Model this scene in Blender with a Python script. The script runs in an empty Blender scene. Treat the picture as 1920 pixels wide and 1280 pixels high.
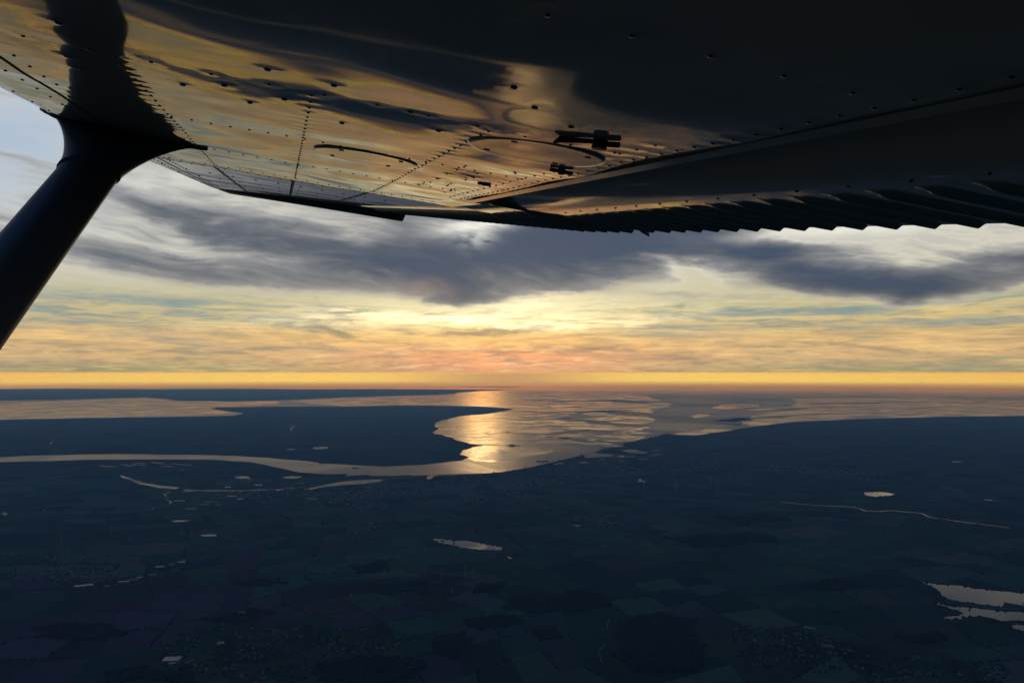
import bpy, bmesh, math, random
from mathutils import Vector, Matrix
from mathutils.geometry import tessellate_polygon
from mathutils import noise as mnoise

random.seed(11)
scene = bpy.context.scene
coll = scene.collection
R = math.radians

# ---------------------------------------------------------------- camera
FPX = 1464.0                      # focal length in pixels of a 1920 px wide frame
PITCH = math.atan(57.5 / FPX)     # camera tilted slightly up from level
H = 1500.0                        # flying height over the estuary
cam_d = bpy.data.cameras.new('camera')
cam_d.sensor_width = 36.0
cam_d.lens = 36.0 * FPX / 1920.0
cam_d.clip_start = 0.02
cam_d.clip_end = 3.0e6
cam = bpy.data.objects.new('camera', cam_d)
coll.objects.link(cam)
cam.location = (0, 0, 0)
cam.rotation_euler = (R(90) + PITCH, 0, 0)
scene.camera = cam

# ---------------------------------------------------------------- view, sampling
scene.view_settings.view_transform = 'Standard'
scene.view_settings.look = 'None'
scene.view_settings.exposure = 0.0
scene.view_settings.gamma = 1.0
scene.cycles.use_denoising = True
scene.cycles.volume_bounces = 0
scene.cycles.max_bounces = 5
scene.cycles.sample_clamp_indirect = 4.0

SUN_EL, SUN_AZ = R(10.2), R(-2.15)   # azimuth from +Y, positive to the right


# ---------------------------------------------------------------- shader expression helper
class X:
    """a scalar socket with operators that add Math nodes"""
    def __init__(s, nt, v): s.nt, s.v = nt, v
    def op(s, o, *a, clamp=False):
        n = s.nt.nodes.new('ShaderNodeMath'); n.operation = o; n.use_clamp = clamp
        for i, q in enumerate((s,) + a):
            if isinstance(q, X): q = q.v
            if isinstance(q, (int, float)): n.inputs[i].default_value = q
            else: s.nt.links.new(q, n.inputs[i])
        return X(s.nt, n.outputs[0])
    def __add__(s, o): return s.op('ADD', o)
    __radd__ = __add__
    def __sub__(s, o): return s.op('SUBTRACT', o)
    def __rsub__(s, o): return X(s.nt, float(o)).op('SUBTRACT', s)
    def __mul__(s, o): return s.op('MULTIPLY', o)
    __rmul__ = __mul__
    def __truediv__(s, o): return s.op('DIVIDE', o)
    def clamp(s): return s.op('ADD', 0.0, clamp=True)
    def pow(s, p): return s.op('POWER', p)
    def exp(s): return s.op('EXPONENT')
    def max(s, o): return s.op('MAXIMUM', o)
    def min(s, o): return s.op('MINIMUM', o)
    def smooth(s, a, b):
        n = s.nt.nodes.new('ShaderNodeMapRange'); n.interpolation_type = 'SMOOTHSTEP'
        n.inputs[1].default_value = a; n.inputs[2].default_value = b
        n.inputs[3].default_value = 0; n.inputs[4].default_value = 1
        if a > b:
            n.inputs[1].default_value = b; n.inputs[2].default_value = a
            n.inputs[3].default_value = 1; n.inputs[4].default_value = 0
        s.nt.links.new(s.v, n.inputs[0])
        return X(s.nt, n.outputs[0])


def vec(nt, x, y, z):
    n = nt.nodes.new('ShaderNodeCombineXYZ')
    for i, q in enumerate((x, y, z)):
        if isinstance(q, X): q = q.v
        if isinstance(q, (int, float)): n.inputs[i].default_value = q
        else: nt.links.new(q, n.inputs[i])
    return n.outputs[0]


def noise(nt, v, scale=1.0, detail=4.0, rough=0.5, dist=0.0):
    n = nt.nodes.new('ShaderNodeTexNoise')
    n.inputs['Scale'].default_value = scale; n.inputs['Detail'].default_value = detail
    n.inputs['Roughness'].default_value = rough; n.inputs['Distortion'].default_value = dist
    nt.links.new(v, n.inputs['Vector'])
    return X(nt, n.outputs[0])


def mix(nt, f, a, b, mode='MIX'):
    n = nt.nodes.new('ShaderNodeMix'); n.data_type = 'RGBA'; n.blend_type = mode
    for i, q in ((0, f), (6, a), (7, b)):
        if isinstance(q, X): q = q.v
        if isinstance(q, (int, float)): n.inputs[i].default_value = q
        elif isinstance(q, tuple): n.inputs[i].default_value = (*q[:3], 1)
        else: nt.links.new(q, n.inputs[i])
    return n.outputs[2]


def ramp(nt, f, stops, interp='LINEAR'):
    n = nt.nodes.new('ShaderNodeValToRGB'); cr = n.color_ramp; cr.interpolation = interp
    while len(cr.elements) < len(stops): cr.elements.new(0.5)
    for e, (p, c) in zip(cr.elements, stops):
        e.position = p; e.color = (*c, 1)
    nt.links.new(f.v if isinstance(f, X) else f, n.inputs[0])
    return n.outputs[0]


def lin(*c):                       # 0-255 display colour to linear
    out = []
    for v in c:
        v /= 255.0
        out.append(v / 12.92 if v <= 0.04045 else ((v + 0.055) / 1.055) ** 2.4)
    return tuple(out)


# ---------------------------------------------------------------- sky: clear Nishita sky with layers of sunset cloud
SKY_K = 0.1
world = bpy.data.worlds.new('World'); scene.world = world
world.use_nodes = True
nt = world.node_tree; nt.nodes.clear()
tc = nt.nodes.new('ShaderNodeTexCoord')
sep = nt.nodes.new('ShaderNodeSeparateXYZ'); nt.links.new(tc.outputs['Generated'], sep.inputs[0])
dx, dy, dz = (X(nt, o) for o in sep.outputs)
A = dx.op('ARCTAN2', dy) * 57.2958           # azimuth in degrees from +Y
L = dz.op('ARCSINE') * 57.2958               # elevation in degrees


def ang(px, py):                             # bearing and elevation, in degrees, of a cloud feature
    x, y, z = px - 960.0, FPX, 640.0 - py
    c, s = math.cos(PITCH), math.sin(PITCH)
    y, z = c * y - s * z, s * y + c * z
    return math.degrees(math.atan2(x, y)), math.degrees(math.atan2(z, math.hypot(x, y)))


K = 25.55                                    # pixels per degree
w1 = noise(nt, vec(nt, A * 0.10, L * 0.22, 1.3), 1.0, 3, 0.5)
w2 = noise(nt, vec(nt, A * 0.13, L * 0.28, 7.7), 1.0, 3, 0.5)
f1 = noise(nt, vec(nt, A * 0.55, L * 1.6, 3.1), 1.0, 3, 0.55)
f2 = noise(nt, vec(nt, A * 0.55, L * 1.6, 9.4), 1.0, 3, 0.55)
Aw = A + (w1 - 0.5) * 5.0 + (f1 - 0.5) * 2.2
Lw = L + (w2 - 0.5) * 1.6 + (f2 - 0.5) * 0.8


def blob(px, py, rx, ry, rot=0.0, a=None, l=None):
    ca, cl = ang(px, py)
    da, dl = (a or Aw) - ca, (l or Lw) - cl
    c, s = math.cos(R(rot)), math.sin(R(rot))
    p = (da * c + dl * s) * (K / rx)
    q = (dl * c - da * s) * (K / ry)
    return ((p * p + q * q) * -1.0).exp()


def total(items):
    t = None
    for it in items:
        wgt, rest = it[0], it[1:]
        b = blob(*rest) * wgt
        t = b if t is None else t + b
    return t


Ln = (L / 24.0).clamp()
centre = ramp(nt, Ln, [(0.0, lin(208, 150, 118)), (0.05, lin(234, 160, 114)), (0.10, lin(246, 196, 120)),
                       (0.155, (1.02, 0.82, 0.40)), (0.20, (0.96, 0.86, 0.52)), (0.26, lin(232, 220, 178)),
                       (0.36, lin(205, 200, 182)), (0.50, lin(205, 207, 205)), (0.75, lin(205, 212, 220)), (1.0, lin(150, 165, 185))])
side = ramp(nt, Ln, [(0.0, lin(160, 154, 118)), (0.05, lin(202, 168, 124)), (0.10, lin(214, 178, 124)),
                     (0.15, lin(208, 184, 128)), (0.20, lin(190, 181, 142)), (0.27, lin(194, 186, 158)),
                     (0.36, lin(178, 176, 168)), (0.50, lin(196, 200, 202)), (0.75, lin(192, 206, 222)), (1.0, lin(140, 160, 188))])
sunward = (((A + 1.0) * (A + 1.0)) * (-1.0 / 130.0)).exp()
col = mix(nt, sunward, side, centre)

# long flat streaks close to the horizon
s1 = noise(nt, vec(nt, A * 0.16 + L * 0.3, L * 2.6, 2.0), 1.0, 6, 0.6, 0.6)
s2 = noise(nt, vec(nt, A * 0.35 - L * 0.4, L * 4.5, 5.0), 1.0, 6, 0.62, 0.5)
s3 = noise(nt, vec(nt, A * 0.09 + L * 0.2, L * 1.5, 8.0), 1.0, 5, 0.6, 0.8)
low = L.smooth(5.2, 3.0)
col = mix(nt, ((s1 * 0.6 + s3 * 0.4).smooth(0.49, 0.64) * low * 0.62).clamp(), col, mix(nt, sunward, lin(140, 145, 125), lin(186, 138, 112)))
col = mix(nt, (s2.smooth(0.53, 0.68) * L.smooth(3.4, 0.4) * s3.smooth(0.35, 0.6) * 0.42).clamp(), col, mix(nt, sunward, lin(206, 172, 122), lin(255, 168, 112)))
col = mix(nt, (s2.smooth(0.52, 0.40) * L.smooth(5.4, 2.0) * s3.smooth(0.6, 0.4) * 0.30).clamp(), col, mix(nt, sunward, lin(232, 212, 140), lin(255, 240, 176)))
# cloudlets lit from below, and the gaps between them
bil = noise(nt, vec(nt, A * 0.20 + L * 0.25, L * 1.5, 31.0), 1.0, 9, 0.6, 1.0)
bil2 = noise(nt, vec(nt, A * 0.5 - L * 0.3, L * 3.2, 37.0), 1.0, 8, 0.62, 0.8)
lowb = L.smooth(6.2, 4.2)
bb = bil * 0.6 + bil2 * 0.4
col = mix(nt, lowb, col, mix(nt, 1.0, col, ramp(nt, bb, [(0.34, (0.78, 0.78, 0.82)), (0.5, (1.06, 1.04, 1.0)), (0.64, (1.34, 1.25, 1.10))]), 'MULTIPLY'))
col = mix(nt, (bb.smooth(0.50, 0.38) * L.smooth(2.6, 3.4) * lowb * (1.0 - sunward * 0.7) * 0.5).clamp(), col, lin(120, 146, 148))
col = mix(nt, (bb.smooth(0.50, 0.40) * L.smooth(2.6, 1.4) * 0.38).clamp(), col, mix(nt, sunward, lin(140, 138, 122), lin(172, 136, 122)))
# teal openings of clear sky between the cloud layers
nish = nt.nodes.new('ShaderNodeTexSky'); nish.sky_type = 'NISHITA'; nish.sun_disc = False
nish.sun_elevation = SUN_EL; nish.sun_rotation = SUN_AZ
nish.altitude = 1500; nish.air_density = 1.0; nish.dust_density = 1.5; nish.ozone_density = 1.5
gap = total([(0.9, 250, 578, 230, 13, 0), (0.55, 110, 600, 110, 16, -3), (0.6, 470, 598, 90, 9, 0), (0.85, 1370, 592, 150, 13, 2),
             (0.7, 1270, 624, 110, 12, -2), (0.75, 1800, 602, 160, 10, 3), (0.45, 340, 640, 80, 10, -4), (0.5, 1560, 590, 120, 9, 3),
             (0.35, 640, 662, 120, 9, 0)])
gap = (gap * s3.smooth(0.30, 0.62) * 1.25).clamp()
col = mix(nt, gap * 0.72, col, lin(112, 142, 150))
teal_side = L.smooth(2.6, 3.8) * L.smooth(5.6, 4.4) * s3.smooth(0.46, 0.62) * (1.0 - sunward) * 0.6
col = mix(nt, teal_side.clamp(), col, lin(120, 146, 148))

# cloud deck above: one thickness field, drawn out into slanting fibres
q1 = noise(nt, vec(nt, A * 0.05, L * 0.12, 14.0), 1.0, 3, 0.5)
q2 = noise(nt, vec(nt, A * 0.07, L * 0.10, 21.0), 1.0, 3, 0.5)
Lf = L + A * 0.17 + (q1 - 0.5) * 6.0
Af = A + (q2 - 0.5) * 12.0
ci1 = noise(nt, vec(nt, Af * 0.055, Lf * 0.42, 4.0), 1.0, 8, 0.56, 0.35)
ci2 = noise(nt, vec(nt, Af * 0.12, Lf * 1.15, 6.0), 1.0, 7, 0.58, 0.3)
ci3 = noise(nt, vec(nt, Af * 0.28, Lf * 1.9 - Af * 0.12, 11.0), 1.0, 6, 0.6, 0.4)
puff = noise(nt, vec(nt, A * 0.22, L * 0.5, 17.0), 1.0, 6, 0.55, 0.6)
up = L.smooth(4.3, 7.6)
blue = total([(0.9, 40, 250, 150, 90, 20), (0.5, -300, 300, 400, 160, 0)])
deck = total([(0.62, 985, 462, 260, 66, 5), (0.34, 830, 522, 150, 36, -12), (0.30, 862, 560, 62, 18, 10), (0.26, 1130, 470, 150, 50, 8),
              (0.30, 640, 470, 190, 36, -10), (0.22, 430, 440, 170, 26, -14), (0.20, 300, 500, 200, 30, -6), (0.20, 470, 520, 240, 22, -6),
              (0.30, 1010, 380, 330, 60, 0), (0.16, 330, 415, 120, 18, -16),
              (0.46, 1470, 494, 180, 38, -11), (0.44, 1620, 532, 140, 26, -9), (0.26, 1698, 560, 44, 14, 18), (0.36, 1800, 512, 140, 32, 9),
              (0.22, 1900, 520, 120, 18, 4), (0.26, 1350, 452, 130, 28, -8), (0.16, 1180, 545, 150, 14, -3), (0.15, 1320, 556, 140, 9, -5),
              (-0.52, 900, 419, 74, 14, 8), (-0.36, 1610, 432, 190, 14, 2), (-0.30, 1262, 506, 64, 15, -28),
              (-0.16, 1820, 452, 170, 24, 5), (-0.20, 520, 300, 260, 60, -10), (-0.22, 1120, 556, 130, 14, 6)])
tau = deck * 1.18 + up * 0.27 - blue * 0.10 + (ci1 - 0.5) * 0.72 * up + (ci2 - 0.5) * 0.62 * up + (ci3 - 0.5) * 0.34 * up + (puff - 0.5) * 0.42 * up
veil = ramp(nt, tau.clamp(), [(0.0, lin(240, 236, 214)), (0.14, lin(222, 218, 200)), (0.28, lin(184, 182, 174)), (0.42, lin(144, 144, 146)),
                              (0.58, lin(114, 117, 123)), (0.78, lin(86, 93, 106)), (1.0, lin(66, 79, 101))])
warm = mix(nt, L.smooth(8.0, 4.6) * 0.55, veil, mix(nt, 1.0, veil, (1.08, 0.98, 0.80), 'MULTIPLY'))
col = mix(nt, (up * 0.86 + deck.smooth(0.10, 0.34) * 0.9).clamp() * tau.smooth(-0.02, 0.20).max(0.35), col, warm)
col = mix(nt, (blue * 0.8 * tau.smooth(0.5, 0.1)).clamp(), col, lin(176, 192, 210))
# small dark rags in the bright strip below the deck
rag = total([(0.75, 620, 628, 56, 9, -12), (0.8, 880, 622, 90, 7, 5), (0.65, 1000, 608, 60, 6, 12), (0.5, 490, 658, 60, 9, 3),
             (0.45, 960, 655, 110, 7, 4), (0.5, 1130, 655, 90, 6, 2), (0.4, 760, 660, 90, 6, 0), (0.4, 330, 635, 90, 6, 2), (0.4, 1560, 640, 120, 6, 1)])
col = mix(nt, ((rag + (ci3 - 0.5) * 0.5 + (s2 - 0.5) * 0.5).smooth(0.18, 0.66) * 0.72 * rag.smooth(0.02, 0.2)).clamp(), col, mix(nt, sunward, lin(132, 132, 118), lin(146, 124, 104)))
bank = deck
col = mix(nt, (blob(800, 545, 60, 16, 0) * 0.4).clamp(), col, lin(150, 128, 118))
# the deck closes over behind the wing
lid = L.smooth(11.2, 14.5) * A.smooth(-15.0, -7.0)
col = mix(nt, lid * 0.9, col, mix(nt, ci1.smooth(0.35, 0.65), lin(92, 100, 114), lin(134, 138, 144)))

# light breaking through near the sun, and the bright rim under it
hot = blob(900, 420, 80, 20, 8) * 0.95 * ci2.smooth(0.30, 0.58) + blob(905, 450, 30, 18, 0) * 0.55 * f1.smooth(0.35, 0.6)
col = mix(nt, hot.clamp(), col, lin(246, 246, 236))
col = mix(nt, (blob(1600, 428, 170, 14, 0) * 0.8).clamp(), col, lin(240, 238, 224))
rim = blob(860, 600, 290, 13, 1) * 1.0 + blob(985, 570, 70, 14, 14) * 0.55 + blob(700, 590, 120, 7, -4) * 0.5 + blob(1100, 606, 120, 7, 3) * 0.5
col = mix(nt, (rim * (bb * 0.5 + s1 * 0.5).smooth(0.40, 0.56)).clamp(), col, (1.45, 1.2, 0.74))
# band of clear yellow light along the horizon, under the last layer of cloud
band = L.smooth(0.045, -0.03)
bc = ramp(nt, ((L + 1.2) / 1.2).clamp(), [(0.0, lin(165, 165, 130)), (0.25, lin(215, 200, 130)), (0.5, (1.45, 1.85, .80)), (0.85, (1.5, 1.80, .66)), (1.0, (1.3, 1.42, .5))])
bm = ramp(nt, ((L + 1.2) / 1.2).clamp(), [(0.0, lin(196, 176, 138)), (0.5, (.85, .84, .62)), (0.88, (.88, .78, .52)), (0.95, (1.0, 1.15, .7)), (1.0, (1.0, 1.15, .7))])
mid_ = (((A + 0.5) * (A + 0.5)) * (-1.0 / 46.0)).exp()
col = mix(nt, band, col, mix(nt, mid_, bc, bm))
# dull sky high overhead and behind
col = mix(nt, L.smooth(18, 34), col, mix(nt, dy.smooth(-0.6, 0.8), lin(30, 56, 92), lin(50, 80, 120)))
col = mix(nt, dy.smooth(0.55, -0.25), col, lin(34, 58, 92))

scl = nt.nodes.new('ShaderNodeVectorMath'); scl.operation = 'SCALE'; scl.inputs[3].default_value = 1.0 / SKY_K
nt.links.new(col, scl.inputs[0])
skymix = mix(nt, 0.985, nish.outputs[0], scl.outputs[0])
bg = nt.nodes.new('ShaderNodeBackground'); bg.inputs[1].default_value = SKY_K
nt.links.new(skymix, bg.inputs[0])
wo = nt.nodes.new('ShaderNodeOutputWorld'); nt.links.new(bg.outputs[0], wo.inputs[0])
world.cycles.sampling_method = 'MANUAL'; world.cycles.sample_map_resolution = 1024

# ---------------------------------------------------------------- sun behind the cloud
sun_d = bpy.data.lights.new('sun', 'SUN'); sun_d.energy = 0.055; sun_d.angle = R(2.5); sun_d.color = (1.0, 0.72, 0.42)
sun = bpy.data.objects.new('sun', sun_d); coll.objects.link(sun)
sd = Vector((math.sin(SUN_AZ) * math.cos(SUN_EL), math.cos(SUN_AZ) * math.cos(SUN_EL), math.sin(SUN_EL)))
sun.rotation_euler = sd.to_track_quat('Z', 'Y').to_euler()

SKY_ONLY = False

# ---------------------------------------------------------------- materials
def mat(name, base, rough=0.6, metal=0.0, ior=1.45, spec=0.5):
    m = bpy.data.materials.new(name); m.use_nodes = True
    b = m.node_tree.nodes['Principled BSDF']
    b.inputs['Base Color'].default_value = (*base, 1); b.inputs['Roughness'].default_value = rough
    b.inputs['Metallic'].default_value = metal; b.inputs['IOR'].default_value = ior
    b.inputs['Specular IOR Level'].default_value = spec
    return m, m.node_tree, b


def geo_pos(nt):
    g = nt.nodes.new('ShaderNodeNewGeometry'); return g.outputs['Position']


def sp(nt, v):
    s = nt.nodes.new('ShaderNodeSeparateXYZ'); nt.links.new(v, s.inputs[0])
    return [X(nt, o) for o in s.outputs]


# paint of the wing: gloss white gone dull, with fine streaks of grime
M_PAINT, nt, b = mat('wing_paint', (0.3, 0.3, 0.3), 0.10, ior=1.5)
p = sp(nt, geo_pos(nt))
g1 = noise(nt, vec(nt, p[0] * 1.5, p[1] * 1.5, p[2] * 1.5), 1.0, 5, 0.6)
g2 = noise(nt, vec(nt, p[0] * 6.0, p[1] * 60.0, p[2] * 60.0), 1.0, 4, 0.6)
nt.links.new(ramp(nt, g1 * 0.6 + g2 * 0.4, [(0.3, (0.48, 0.48, 0.49)), (0.7, (0.60, 0.60, 0.60))]), b.inputs['Base Color'])
nt.links.new((g2 * 0.07 + 0.015).v, b.inputs['Roughness']); b.inputs['IOR'].default_value = 1.36
chalk = nt.nodes.new('ShaderNodeBsdfDiffuse'); chalk.inputs[0].default_value = (0.42, 0.41, 0.40, 1)
ms = nt.nodes.new('ShaderNodeMixShader'); nt.links.new((g1 * 0.5 + g2 * 0.5).smooth(0.2, 0.8).op('MULTIPLY', 0.34).op('ADD', 0.14).v, ms.inputs[0])
nt.links.new(b.outputs[0], ms.inputs[1]); nt.links.new(chalk.outputs[0], ms.inputs[2])
nt.links.new(ms.outputs[0], nt.nodes['Material Output'].inputs[0])
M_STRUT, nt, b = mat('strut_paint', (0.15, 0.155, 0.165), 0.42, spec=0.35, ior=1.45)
M_RIVET, nt, b = mat('rivet_head', (0.08, 0.08, 0.085), 0.35, spec=0.4)
M_SEAM, nt, b = mat('seam_sealant', (0.03, 0.03, 0.032), 0.7, spec=0.1)
M_RUB, nt, b = mat('dark_fitting', (0.04, 0.04, 0.045), 0.55, spec=0.2)


def land_mat(name, mul=1.0):
    m, nt, b = mat(name, (0.04, 0.06, 0.04), 0.95, spec=0.0)
    p = sp(nt, geo_pos(nt))
    v = vec(nt, p[0] * 0.001, p[1] * 0.001, 0.0)
    n1 = noise(nt, v, 0.22, 5, 0.6, 0.4); n2 = noise(nt, v, 1.1, 4, 0.6); n3 = noise(nt, v, 7.0, 3, 0.6)
    vo = nt.nodes.new('ShaderNodeTexVoronoi'); vo.feature = 'F1'; vo.distance = 'CHEBYCHEV'
    vo.inputs['Scale'].default_value = 2.6; vo.inputs['Randomness'].default_value = 0.8
    nt.links.new(v, vo.inputs['Vector'])
    s = nt.nodes.new('ShaderNodeSeparateColor'); nt.links.new(vo.outputs['Color'], s.inputs[0])
    c1 = X(nt, s.outputs[0])
    field = ramp(nt, c1, [(0.0, (0.020, 0.042, 0.024)), (0.3, (0.030, 0.058, 0.028)), (0.55, (0.042, 0.062, 0.030)), (0.8, (0.050, 0.050, 0.034)), (1.0, (0.024, 0.046, 0.030))], 'CONSTANT')
    wood = (0.013, 0.021, 0.017)
    c = mix(nt, (n2 * 0.6 + n1 * 0.4).smooth(0.53, 0.60), field, wood)
    c = mix(nt, n3.smooth(0.62, 0.72) * 0.7, c, (0.016, 0.024, 0.018))
    nt.links.new(c, b.inputs['Base Color'])
    return m


M_LAND = land_mat('farmland')
M_FAR = land_mat('distant_marsh')

# fields: colour of each crop from the mesh, with drill rows and mottling
M_FIELD, nt, b = mat('crop_fields', (0.04, 0.06, 0.03), 0.95, spec=0.0)
at = nt.nodes.new('ShaderNodeVertexColor'); at.layer_name = 'crop'
p = sp(nt, geo_pos(nt)); v = vec(nt, p[0] * 0.001, p[1] * 0.001, 0.0)
n1 = noise(nt, v, 9.0, 5, 0.6); n2 = noise(nt, v, 60.0, 3, 0.6)
nt.links.new(mix(nt, 1.0, at.outputs[0], ramp(nt, n1 * 0.6 + n2 * 0.4, [(0.3, (0.72, 0.72, 0.72)), (0.7, (1.25, 1.25, 1.2))]), 'MULTIPLY'), b.inputs['Base Color'])
M_WOOD, nt, b = mat('woodland', (0.014, 0.024, 0.016), 0.95, spec=0.0)
p = sp(nt, geo_pos(nt)); v = vec(nt, p[0] * 0.001, p[1] * 0.001, 0.0)
nt.links.new(ramp(nt, noise(nt, v, 30.0, 4, 0.7), [(0.3, (0.014, 0.024, 0.018)), (0.7, (0.028, 0.040, 0.024))]), b.inputs['Base Color'])

# water: open sea and river, rippled by wind in patches
def water_mat(name, r0, r1, scale, base=(0.014, 0.024, 0.034), calm=False):
    m, nt, b = mat(name, base, 0.2, ior=1.33)
    p = sp(nt, geo_pos(nt)); v = vec(nt, p[0] * 0.001, p[1] * 0.001, 0.0)
    n = noise(nt, v, scale, 5, 0.6, 0.8)
    r = n.smooth(0.35, 0.68) * (r1 - r0) + r0
    if calm:                       # the open sea outside the estuary lies calm
        off = (p[0] * p[0] + p[1] * p[1]).pow(0.5) * 0.001
        k = off.smooth(44.0, 76.0)
        r = r * (1.0 - k) + k * 0.07
    nt.links.new(r.v, b.inputs['Roughness'])
    return m
M_SEA = water_mat('sea_water', 0.28, 0.42, 0.35, calm=True)
M_RIVER = water_mat('river_water', 0.08, 0.17, 0.8)
M_POND = water_mat('pond_water', 0.30, 0.48, 3.0)
M_LAKE = water_mat('lake_water', 0.02, 0.045, 4.0)

# wet tidal flats: mirror-smooth film broken by ripples, bars and creeks
M_FLAT, nt, b = mat('tidal_mud', (0.08, 0.07, 0.06), 0.2, ior=1.33)
p = sp(nt, geo_pos(nt)); v = vec(nt, p[0] * 0.001, p[1] * 0.001, 0.0)
n1 = noise(nt, v, 0.42, 9, 0.66, 2.2); n2 = noise(nt, v, 3.5, 7, 0.7, 1.2)
wet = (n1 * 0.65 + n2 * 0.35).smooth(0.40, 0.60)
nt.links.new((wet * 0.22 + 0.11).v, b.inputs['Roughness'])
nt.links.new(mix(nt, n2.smooth(0.4, 0.7), (0.05, 0.05, 0.05), (0.095, 0.10, 0.11)), b.inputs['Base Color'])

M_ROOF, nt, b = mat('pale_roof', (0.13, 0.135, 0.145), 0.55, spec=0.2)
M_TILE, nt, b = mat('tiled_roof', (0.09, 0.06, 0.05), 0.7, spec=0.2)
M_WALLH, nt, b = mat('render_wall', (0.22, 0.21, 0.20), 0.8, spec=0.1)
M_STEELBLUE, nt, b = mat('metal_roof', (0.14, 0.18, 0.22), 0.4, metal=0.0)
M_STEEL, nt, b = mat('crane_steel', (0.05, 0.06, 0.08), 0.6)
M_WHITE, nt, b = mat('turbine_white', (0.30, 0.31, 0.32), 0.5)
M_HULL, nt, b = mat('ship_hull', (0.03, 0.032, 0.04), 0.6)
M_TRACK, nt, b = mat('pale_track', (0.14, 0.14, 0.13), 0.6)
M_STONE, nt, b = mat('quay_stone', (0.07, 0.07, 0.07), 0.9)


# ---------------------------------------------------------------- mesh helpers
def tag(o, label=None, cat=None, group=None, kind=None):
    if label: o['label'] = label
    if cat: o['category'] = cat
    if group: o['group'] = group
    if kind: o['kind'] = kind
    return o


def make(name, verts, faces, mats, parent=None, smooth=False, fmat=None):
    me = bpy.data.meshes.new(name); me.from_pydata([tuple(v) for v in verts], [], faces)
    for m in (mats if isinstance(mats, (list, tuple)) else [mats]): me.materials.append(m)
    if fmat: me.polygons.foreach_set('material_index', fmat)
    if smooth: me.polygons.foreach_set('use_smooth', [True] * len(me.polygons))
    me.update()
    o = bpy.data.objects.new(name, me); coll.objects.link(o)
    if parent: o.parent = parent
    return o


def empty(name, loc):
    o = bpy.data.objects.new(name, None); coll.objects.link(o); o.location = loc; o.empty_display_size = 0.1
    return o


class MB:
    def __init__(s): s.v, s.f, s.m = [], [], []
    def add(s, vs, fs, mi=0):
        k = len(s.v); s.v += [tuple(q) for q in vs]
        s.f += [tuple(i + k for i in f) for f in fs]; s.m += [mi] * len(fs)
    def box(s, c, size, rz=0.0, mi=0):
        hx, hy, hz = size[0] / 2, size[1] / 2, size[2] / 2
        co, si = math.cos(rz), math.sin(rz)
        vs = []
        for z in (-hz, hz):
            for x, y in ((-hx, -hy), (hx, -hy), (hx, hy), (-hx, hy)):
                vs.append((c[0] + x * co - y * si, c[1] + x * si + y * co, c[2] + z))
        s.add(vs, [(3, 2, 1, 0), (4, 5, 6, 7), (0, 1, 5, 4), (1, 2, 6, 5), (2, 3, 7, 6), (3, 0, 4, 7)], mi)
    def tube(s, a, b, r0, r1, n=8, mi=0):
        a, b = Vector(a), Vector(b); d = (b - a).normalized()
        e = d.orthogonal().normalized(); g = d.cross(e); vs = []
        for q, r in ((a, r0), (b, r1)):
            for i in range(n):
                t = 2 * math.pi * i / n; vs.append(q + e * (r * math.cos(t)) + g * (r * math.sin(t)))
        s.add(vs, [(i, (i + 1) % n, n + (i + 1) % n, n + i) for i in range(n)] + [tuple(range(n))[::-1], tuple(range(n, 2 * n))], mi)
    def house(s, c, lx, ly, hw, hr, rz=0.0, mw=0, mr=1):
        co, si = math.cos(rz), math.sin(rz)
        def P(x, y, z): return (c[0] + x * co - y * si, c[1] + x * si + y * co, c[2] + z)
        x, y = lx / 2, ly / 2
        vs = [P(-x, -y, 0), P(x, -y, 0), P(x, y, 0), P(-x, y, 0), P(-x, -y, hw), P(x, -y, hw), P(x, y, hw), P(-x, y, hw), P(-x, 0, hw + hr), P(x, 0, hw + hr)]
        s.add(vs, [(0, 1, 5, 4), (1, 2, 6, 5), (2, 3, 7, 6), (3, 0, 4, 7), (5, 6, 9), (7, 4, 8)], mw)
        s.add(vs, [(4, 5, 9, 8), (6, 7, 8, 9)], mr)
    def build(s, name, mats, parent=None, smooth=False):
        return make(name, s.v, s.f, mats, parent, smooth, s.m)


def G(px, py, z=0.0):               # point on the land or water below, z metres above the sea
    x, y, zz = px - 960.0, FPX, 640.0 - py
    c, s = math.cos(PITCH), math.sin(PITCH)
    y, zz = c * y - s * zz, s * y + c * zz
    t = -(H - z) / zz
    return Vector((x * t, y * t, -H + z))


def rough_line(pts, it=4, amp=0.10, rng=None, closed=False):
    rng = rng or random.Random(5)
    pts = [Vector(p) for p in pts]
    for k in range(it):
        out = []
        n = len(pts)
        for i in range(n if closed else n - 1):
            a, b = pts[i], pts[(i + 1) % n]
            d = b - a; out.append(a)
            if d.length < 60: continue
            nrm = Vector((-d.y, d.x, 0))
            out.append((a + b) / 2 + nrm * rng.uniform(-amp, amp))
        if not closed: out.append(pts[-1])
        pts = out
    return pts


def sheet_poly(name, pts, z, m, skirt=0.0, kind='structure', label=None, cat=None, group=None):
    """a polygon laid out on the ground, with a skirt down to what lies below"""
    vs = [Vector((p.x, p.y, -H + z)) for p in pts]
    n = len(vs)
    tris = tessellate_polygon([vs])
    fs = []
    for t in tris:
        a, b_, c = (vs[i] for i in t)
        fs.append(tuple(t) if (b_ - a).cross(c - a).z > 0 else tuple(t)[::-1])
    if skirt:
        area = sum(vs[i].x * vs[(i + 1) % n].y - vs[(i + 1) % n].x * vs[i].y for i in range(n))
        vs = vs + [Vector((p.x, p.y, p.z - skirt)) for p in vs]
        for i in range(n):
            j = (i + 1) % n
            fs.append((i, n + i, n + j, j) if area > 0 else (j, n + j, n + i, i))
    o = make(name, vs, fs, m)
    return tag(o, label, cat, group, kind)


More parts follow.
